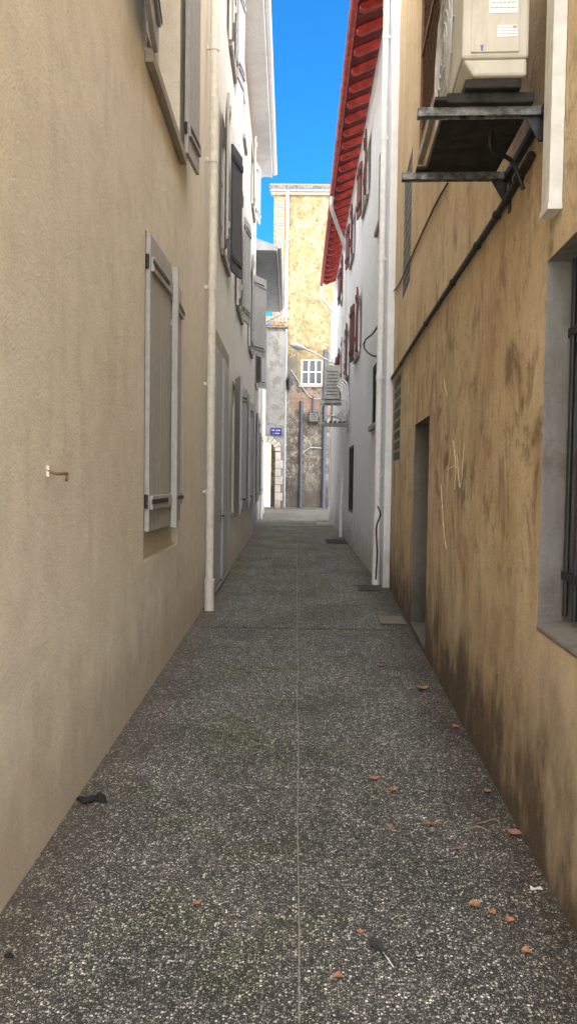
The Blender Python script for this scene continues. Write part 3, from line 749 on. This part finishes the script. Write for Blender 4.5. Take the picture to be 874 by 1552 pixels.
mb = MB(); mb.tube(bez([WT.P(S0 - .0, Z0 + .38, Oi + .03), WT.P(S0 - .05, Z0 + .38, Oi + .02), WT.P(S0 - .1, Z0 + .4, .04), WT.P(S0 - .3, Z0 + .42, .035)]), .016, 8)
mb.build('pipe', 'cable_black', ac, smooth=True)

fa = thing('air_conditioner', 'grey air conditioner with white pipe loops mounted high on the white wall', 'air conditioner', WR.P(20, 3.2, 0))
s0 = 19.3
mb = MB(); mb.box(WR.P, s0, s0 + .85, 3.72, 4.6, .26, .66); mb.build('casing', 'ac_grey', fa, bevel=.02)
mb = MB()
for k in range(8): mb.box(WR.P, s0 - .01, s0 - .002, 3.82 + k * .085, 3.85 + k * .085, .32, .60)
mb.build('side_grille', 'ac_mid', fa)
for a in (s0 + .1, s0 + .7):
    mb = MB(); mb.box(WR.P, a - .025, a + .025, 3.63, 3.71, .0, .76); mb.box(WR.P, a - .025, a + .025, 3.06, 3.12, .0, .74); mb.box(WR.P, a - .02, a + .02, 3.12, 3.63, .70, .74); mb.box(WR.P, a - .015, a + .015, 3.12, 3.63, .42, .45)
    mb.box(WR.P, a - .025, a + .025, 2.95, 3.9, .0, .03); mb.build('bracket_arm', 'ac_grey', fa)
mb = MB()
for o in (.1, .22, .34, .46, .58): mb.box(WR.P, s0 - .1, s0 + .9, 3.13, 3.16, o, o + .05)
for z in (3.26, 3.38, 3.5): mb.box(WR.P, s0 - .1, s0 + .9, z, z + .03, .66, .70)
mb.build('shelf', 'ac_mid', fa)
for k in range(4):
    o = .06 + k * .05; mb = MB()
    mb.tube(bez([WR.P(s0 + .1, 4.2 - k * .05, .3), WR.P(s0 - .15, 4.2 - k * .05, o + .12), WR.P(s0 - .3, 4.0 - k * .04, o + .02), WR.P(s0 - .3, 3.45, o), WR.P(s0 - .2, 3.2 + k * .03, o + .12), WR.P(s0 + .1, 3.3, o + .35)]), .02, 8)
    mb.build('pipe', 'pipe_white', fa, smooth=True)

ea = thing('air_conditioner', 'small dark air conditioner low on the stained end wall', 'air conditioner', WE.P(hx(475, 640), hz(475, 640), 0))
a, b = hx(467, 632), hx(482, 632); c, d = hz(475, 641), hz(475, 625)
mb = MB(); mb.box(WE.P, a, b, c, d, .1, .42); mb.build('casing', 'cast_iron', ea, bevel=.02)
mb = MB()
pts = [WE.P((a + b) / 2 + .22 * math.cos(t), (c + d) / 2 + .22 * math.sin(t), .43) for t in [2 * math.pi * k / 20 for k in range(21)]]; mb.tube(pts, .02, 6)
for k in range(5): mb.box(WE.P, a + .06, b - .06, c + .1 + k * .1, c + .13 + k * .1, .421, .428)
mb.build('fan_grille', 'ac_mid', ea)
for x in (a + .08, b - .08):
    mb = MB(); mb.box(WE.P, x - .025, x + .025, c - .05, c - .001, .02, .46); mb.build('bracket_arm', 'metal_dark', ea)

# ------------------------------------------------------------------ duct, cables, lamps on the walls
dc = thing('cable_duct', 'white boxed cable duct running down the ochre wall beside the air conditioner', 'cable duct', WT.P(2.75, 2.6, 0))
zb = WT.hit(835, 335)[1]; a0 = WT.hit(846, 330)[0]
mb = MB(); mb.box(WT.P, a0 - .05, a0 + .06, zb, 5, .002, .055); mb.build('trunking', 'frame_white', dc, bevel=.004)
mb = MB(); mb.box(WT.P, a0 - .055, a0 + .065, zb - .006, zb + .02, .002, .06); mb.build('end_cap', 'frame_white', dc, bevel=.003)

mb = MB()
pts = bez([WT.P(*WT.hit(x, y), .022) for x, y in ((590, 582), (600, 566), (640, 503), (690, 428), (735, 362), (770, 308), (812, 235))], 6)
mb.tube(pts, .02, 8)
for k in range(3, len(pts), 5): mb.tube([pts[k] - WT.u * .012, pts[k] + WT.u * .012], .026, 8)
tag(mb.build('wall_cable', 'cable_black', loc=WT.P(7, 3, .02), smooth=True), 'thick black cable clipped along the ochre wall below the air conditioner', 'cable')
mb = MB(); mb.tube(bez([WT.P(*WT.hit(x, y), .012) for x, y in ((592, 445), (606, 430), (640, 355), (664, 305), (680, 278))], 6), .009, 8)
tag(mb.build('wall_cable', 'cable_black', loc=WT.P(7, 4, .012), smooth=True), 'thin dark cable slanting up the ochre wall beside the glass block window', 'cable')
mb = MB(); mb.tube(bez([WR.P(*WR.hit(x, y, o), o) for x, y, o in ((576, 487, .02), (565, 505, .08), (553, 516, .1), (552, 528, .12), (562, 538, .12), (574, 541, .03))], 6), .016, 8)
tag(mb.build('wall_cable', 'cable_black', loc=WR.P(13, 4, .02), smooth=True), 'black cable looping off the white wall above the small window', 'cable')
mb = MB(); mb.tube(bez([WR.P(*WR.hit(x, y, .16), .16) for x, y in ((572, 768), (576, 780), (570, 800), (571, 840), (569, 878))], 6), .012, 8)
tag(mb.build('wall_cable', 'cable_black', loc=WR.P(11.4, 1, .1), smooth=True), 'black cable hanging down the foot of the white corner downpipe', 'cable')

lp = thing('street_lamp', 'white wall mounted street lamp reaching over the alley from the white house', 'street lamp', WR.P(26.5, 5.8, 0))
s_ = 26.5
mb = MB(); mb.tube(bez([WR.P(s_, 5.75, .0), WR.P(s_, 5.85, .25), WR.P(s_, 6.15, .85), WR.P(s_, 6.3, 1.2)]), .032, 10); mb.box(WR.P, s_ - .06, s_ + .06, 5.6, 5.9, .001, .02); mb.build('arm', 'pipe_white', lp, smooth=True)
mb = MB(); mb.tube([WR.P(s_, 6.27, 1.12), WR.P(s_, 6.31, 1.22), WR.P(s_, 6.37, 1.4), WR.P(s_, 6.41, 1.6), WR.P(s_, 6.42, 1.68)], [.04, .085, .11, .08, .02], 12); mb.build('head', 'pipe_white', lp, smooth=True)
mb = MB(); mb.tube([WR.P(s_, 6.25, 1.27), WR.P(s_, 6.27, 1.38), WR.P(s_, 6.32, 1.55)], [.03, .06, .03], 10); mb.build('lamp_glass', 'lamp_glass', lp, smooth=True)

ln = thing('wall_lantern', 'small black lantern on the stained end wall beside the pale blue pipe', 'lantern', WE.P(hx(438, 590), hz(438, 590), .2))
x, z = hx(438, 583), hz(438, 592)
mb = MB(); mb.tube([WE.P(x, z, .3), WE.P(x, z + .5, .3)], [.1, .2], 6); mb.build('lamp_glass', 'glass_dark', ln)
mb = MB(); mb.tube([WE.P(x, z + .5, .3), WE.P(x, z + .56, .3), WE.P(x, z + .75, .3), WE.P(x, z + .85, .3)], [.24, .24, .06, .03], 6); mb.build('cap', 'metal_dark', ln)
mb = MB(); mb.tube(bez([WE.P(x, z + .85, .3), WE.P(x, z + .95, .2), WE.P(x, z + .7, .02)]), .025, 8); mb.build('bracket', 'metal_dark', ln)

# iron stub on left wall
mb = MB(); q = [WL.P(*WL.hit(x, y, o), o) for x, y, o in ((72, 712, .002), (82, 717, .03), (92, 718, .05), (102, 718, .06), (101, 728, .065))]
mb.tube(bez(q, 4), [.007] * 17, 6); mb.box(WL.P, WL.hit(72, 712)[0] - .012, WL.hit(72, 712)[0] + .012, WL.hit(72, 712)[1] - .03, WL.hit(72, 712)[1] + .018, .001, .012, 1)
tag(mb.build('wall_hook', ['iron_rust', 'frame_white'], loc=WL.P(3.4, 1.6)), 'small rusty iron hook sticking out of the cream wall', 'hook')

# ------------------------------------------------------------------ drains and things on the ground
def grate(px0, px1, y0, y1, label, n):
    a, b = gh(px0, (y0 + y1) / 2), gh(px1, (y0 + y1) / 2); ya, yb = gh(px0, y1).y, gh(px0, y0).y
    P = lambda x, z, y: Vector((x, y, z))
    t = thing('drain_grate', label, 'drain', (a.x, ya, 0), 'drain grates in the paving')
    mb = MB(); mb.box(P, a.x, b.x, .004, .012, ya, ya + .03); mb.box(P, a.x, b.x, .004, .012, yb - .03, yb); mb.box(P, a.x, a.x + .03, .004, .012, ya + .03, yb - .03); mb.box(P, b.x - .03, b.x, .004, .012, ya + .03, yb - .03); mb.build('frame', 'cast_iron', t)
    mb = MB()
    for k in range(n):
        x = a.x + .03 + (b.x - a.x - .06) * (k + .5) / n; mb.box(P, x - .01, x + .01, .003, .01, ya + .03, yb - .03)
    mb.build('bars', 'cast_iron', t)
    mb = MB(); mb.quad([(a.x + .01, ya + .01, .0025), (b.x - .01, ya + .01, .0025), (b.x - .01, yb - .01, .0025), (a.x + .01, yb - .01, .0025)]); mb.build('pit', 'dark_inside', t)
grate(541, 573, 888, 896, 'dark iron drain grate beside the white corner downpipe', 9)
grate(493, 527, 818, 824, 'iron drain grate farther along, beside the white wall', 12)
a, b = gh(480, 796), gh(508, 792)
mb = MB(); mb.box(lambda x, z, y: Vector((x, y, z)), a.x, b.x, .003, .009, a.y, b.y); tag(mb.build('manhole_cover', 'stone', loc=(a.x, a.y, 0)), 'pale square access cover set in the paving near the far end', 'manhole cover')
a, b = gh(577, 947), gh(607, 936)
mb = MB(); mb.box(lambda x, z, y: Vector((x, y, z)), a.x, b.x, .002, .02, a.y, b.y); tag(mb.build('stone_slab', 'concrete', loc=(a.x, a.y, 0), bevel=.01), 'small flat stone slab on the paving before the ochre doorway', 'stone')

def leafmesh(kind, curl, seed):
    rnd = random.Random(seed); mb = MB(); n = 9; L = 1.0; curl *= .7
    prof = [0, .2, .34, .42, .43, .38, .28, .15, 0]
    mid = []; lf = []; rt = []
    for k in range(n):
        t = k / (n - 1); x = (t - .5) * L; z = .1 + curl * (t - .5) ** 2 * 1.6
        w = prof[k] * (1 + rnd.uniform(-.25, .25)) * (.8 if kind else 1)
        mid.append(Vector((x, 0, z))); lf.append(Vector((x + rnd.uniform(-.03, .03), w, z + .35 * w * curl))); rt.append(Vector((x + rnd.uniform(-.03, .03), -w, z + .5 * w * curl)))
    for k in range(n - 1):
        mb.quad([mid[k], mid[k + 1], lf[k + 1], lf[k]]); mb.quad([mid[k], rt[k], rt[k + 1], mid[k + 1]])
    mb.tube([Vector((-.5, 0, .1 + curl * .4)), Vector((-.75, .05, .08))], .02, 5)
    return mb
def fallen(px, py, size, rot, mat, label, curl=.5):
    p = gh(px, py); mb = leafmesh(0, curl, int(px * 7 + py)); rr = Matrix.Rotation(rot, 3, 'Z'); size *= 1.15
    mb.v = [rr @ (v * size) + Vector((p.x, p.y, .003 - .0)) for v in mb.v]
    tag(mb.build('fallen_leaf', mat, loc=(p.x, p.y, 0)), label, 'leaf', 'fallen leaves on the paving')
LV = [
 (567, 1182, .05, .3, 'leaf_orange', 'pale orange fallen leaf right of the joint line, left of a matching pair', .6),
 (595, 1200, .05, 1.2, 'leaf_orange', 'curled orange leaf just right of another, mid paving', .9),
 (640, 1046, .085, .2, 'leaf_orange', 'large reddish dead leaf near the ochre wall, farthest big one', .8),
 (650, 1251, .04, 2.2, 'leaf_brown', 'small brown leaf beside the ochre wall, left of the twigs', .6),
 (590, 1253, .03, .8, 'leaf_orange', 'tiny orange leaf below the pair of curled leaves', .3),
 (718, 1375, .04, 1.6, 'leaf_orange', 'upright curled orange leaf left of two small leaves near the wall', 1.0),
 (745, 1385, .032, .5, 'leaf_orange', 'small orange leaf in the middle of three by the ochre wall', .5),
 (771, 1397, .035, 2.6, 'leaf_orange', 'orange leaf at the right of three by the ochre wall', .7),
 (796, 1445, .035, 1.1, 'leaf_orange', 'bright orange curled leaf nearest the lower right corner', .9),
 (780, 1265, .055, -.6, 'leaf_orange', 'long orange leaf against the foot of the ochre wall', .4),
 (512, 1482, .03, 1.3, 'leaf_orange', 'orange leaf left of the dark feather at the bottom', .8),
 (695, 1288, .03, .4, 'leaf_brown', 'little brown leaf under the twigs by the wall', .4),
 (738, 1201, .04, 2.0, 'leaf_brown', 'dark brown leaf at the ochre wall above the twigs', .5),
 (576, 1010, .06, .1, 'leaf_brown', 'brown leaf in mid alley left of the large reddish leaf', .4),
 (508, 957, .07, .1, 'leaf_orange', 'reddish leaf lying on the mossy cross joint', .5),
 (295, 980, .05, .9, 'leaf_brown', 'brown leaf at the foot of the cream wall', .4),
 (690, 1103, .05, 1.9, 'leaf_orange', 'small orange leaf at the foot of the ochre wall beyond the others', .5),
 (532, 1040, .04, .7, 'leaf_brown', 'tiny brown leaf near the centre line in mid alley', .4),
 (299, 1371, .03, .7, 'leaf_orange', 'lone tiny orange leaf on the left half of the paving', .4),
 (546, 1414, .025, 1.7, 'leaf_orange', 'tiny orange scrap of leaf just right of the centre line', .4),
]
for L in LV: fallen(*L)
# dark rag
p = gh(140, 1214); rnd = random.Random(9)
n = 14; rings = []
for k in range(n):
    t = k / (n - 1) - .5; w = .045 * math.sqrt(max(0, 1 - (2 * t) ** 2)) + .004
    rings.append((t * .15, w * rnd.uniform(.7, 1.2), .006 + .028 * max(0, 1 - (2 * t) ** 2) * rnd.uniform(.5, 1.2)))
mb = MB(); pts = [Vector((p.x + x, p.y + .012 * math.sin(x * 60), z * .6)) for x, w, z in rings]
mb.tube(pts, [max(.006, z * .75) for x, w, z in rings], 9)
for v in mb.v: v.x += rnd.uniform(-.006, .006); v.y = p.y + (v.y - p.y) * 1.6 + rnd.uniform(-.006, .006); v.z = max(.002, v.z * .75 + rnd.uniform(-.003, .004))
tag(mb.build('rag', 'rag_black', loc=(p.x, p.y, 0)), 'crumpled black scrap lying by the foot of the cream wall', 'rag')
# dark bit near left edge
p = gh(14, 1452); mb = MB(); mb.tube([p + Vector((-.015, 0, .006)), p + Vector((0, .004, .009)), p + Vector((.016, 0, .006))], [.005, .01, .004], 7)
tag(mb.build('pebble', 'rag_black', loc=tuple(p), smooth=True), 'small dark pebble at the left edge near the bottom', 'pebble')
# feather
p = gh(580, 1447); d = (gh(594, 1467) - gh(567, 1430)); d.z = 0; L = d.length; d.normalize(); s_ = Vector((d.y, -d.x, 0))
ft = thing('feather', 'dark grey feather with white quill lying near the bottom of the paving', 'feather', (p.x, p.y, 0))
mb = MB(); n = 16
wv = [.004, .012, .018, .022, .024, .024, .023, .022, .021, .019, .017, .015, .012, .009, .006, .003, .001]
for side in (-1, 1):
    for k in range(n):
        t0, t1 = k / n, (k + 1) / n; f_ = 1.1 if side > 0 else .8
        b0 = p + d * (-(L / 2) + L * .72 * t0); b1 = p + d * (-(L / 2) + L * .72 * t1); up = Vector((0, 0, .008))
        mb.quad([b0 + up, b1 + up, b1 + s_ * side * wv[k + 1] * f_ + up * 1.5 - d * .012, b0 + s_ * side * wv[k] * f_ + up * 1.5 - d * .012])
mb.build('vane', 'feather_grey', ft)
mb = MB(); mb.tube([p + Vector((0, 0, .009)), p + d * L * .3 + Vector((0, 0, .009)), p + d * L * .55 + Vector((0, 0, .006))], [.0008, .0022, .0026], 6); mb.build('quill', 'paper', ft)
# paper scrap
p = gh(812, 1349); mb = MB(); P3 = [(-.025, -.01, .004), (.0, -.016, .012), (.026, -.006, .004), (.02, .012, .01), (-.004, .01, .003), (-.022, .014, .012)]
mb.quad([p + Vector(P3[i]) for i in (0, 1, 4, 5)]); mb.quad([p + Vector(P3[i]) for i in (1, 2, 3, 4)])
tag(mb.build('paper_scrap', 'paper', loc=tuple(p)), 'crumpled white paper scrap at the foot of the ochre wall', 'litter')
for pts, lab in ((((722, 1250), (738, 1246), (750, 1243), (757, 1250)), 'thin pale twig near the ochre wall, right of the brown leaves'), (((645, 1222), (662, 1219), (676, 1222)), 'short pale twig on the paving above the small brown leaf'), (((700, 1262), (722, 1254), (742, 1262)), 'curved dry twig just below another twig by the wall')):
    mb = MB(); q = bez([gh(*x) + Vector((0, 0, .005)) for x in pts], 4); mb.tube(q, .0022, 6)
    tag(mb.build('twig', 'twig', loc=tuple(gh(*pts[0]))), lab, 'twig', 'dry twigs on the paving')

# ------------------------------------------------------------------ light, sky, camera
w = bpy.data.worlds.new('World'); sc.world = w; w.use_nodes = True
nt = w.node_tree; bg = nt.nodes['Background']
sky = nt.nodes.new('ShaderNodeTexSky'); sky.sky_type = 'NISHITA'; sky.sun_disc = False
EL, AZ = 35, 220
sky.sun_elevation = rad(EL); sky.sun_rotation = rad(AZ); sky.air_density = 1.0; sky.dust_density = .4; sky.ozone_density = 2.0
tint = nt.nodes.new('ShaderNodeMix'); tint.data_type = 'RGBA'; tint.blend_type = 'MULTIPLY'; tint.inputs[0].default_value = 1
nt.links.new(sky.outputs[0], tint.inputs[6]); tint.inputs[7].default_value = (.25, 1.3, 2.1, 1)
# unseen clouds added overhead and behind to brighten the alley, blue sky toward +Y
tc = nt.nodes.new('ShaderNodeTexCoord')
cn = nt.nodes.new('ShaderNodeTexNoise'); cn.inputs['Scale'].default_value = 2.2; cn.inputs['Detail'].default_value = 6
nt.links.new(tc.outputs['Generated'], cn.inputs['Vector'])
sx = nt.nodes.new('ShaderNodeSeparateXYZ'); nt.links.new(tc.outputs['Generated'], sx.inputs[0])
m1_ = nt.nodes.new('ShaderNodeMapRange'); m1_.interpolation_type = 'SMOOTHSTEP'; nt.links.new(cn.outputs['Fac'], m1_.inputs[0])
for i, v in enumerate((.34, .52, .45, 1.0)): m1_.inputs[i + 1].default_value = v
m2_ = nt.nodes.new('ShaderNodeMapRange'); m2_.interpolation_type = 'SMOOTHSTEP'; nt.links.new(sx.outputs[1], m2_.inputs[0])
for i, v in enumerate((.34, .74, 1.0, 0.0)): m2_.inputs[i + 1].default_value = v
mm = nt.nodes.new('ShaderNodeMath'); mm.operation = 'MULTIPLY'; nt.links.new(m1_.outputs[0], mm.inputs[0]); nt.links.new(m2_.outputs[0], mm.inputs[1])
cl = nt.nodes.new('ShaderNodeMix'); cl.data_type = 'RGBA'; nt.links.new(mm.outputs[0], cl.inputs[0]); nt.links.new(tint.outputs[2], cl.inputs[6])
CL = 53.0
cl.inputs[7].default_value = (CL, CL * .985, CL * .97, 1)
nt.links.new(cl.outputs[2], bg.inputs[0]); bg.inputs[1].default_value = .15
sl = bpy.data.lights.new('sun', 'SUN'); sl.energy = 5; sl.angle = rad(.5); sl.color = (1, .92, .78)
so = bpy.data.objects.new('sun', sl); col.objects.link(so)
dirv = Vector((math.sin(rad(AZ)) * math.cos(rad(EL)), math.cos(rad(AZ)) * math.cos(rad(EL)), math.sin(rad(EL))))
so.rotation_euler = dirv.to_track_quat('Z', 'Y').to_euler(); so.location = (0, -5, 20)
cd = bpy.data.cameras.new('camera'); cam = bpy.data.objects.new('camera', cd); col.objects.link(cam)
cd.sensor_fit = 'VERTICAL'; cd.sensor_height = 24; cd.lens = F / 1552 * 24; cd.clip_start = .05; cd.clip_end = 2000
cam.matrix_world = Matrix.Translation(EYE) @ R.to_4x4()
sc.camera = cam
sc.view_settings.view_transform = 'Standard'; sc.view_settings.look = 'None'; sc.view_settings.exposure = 0
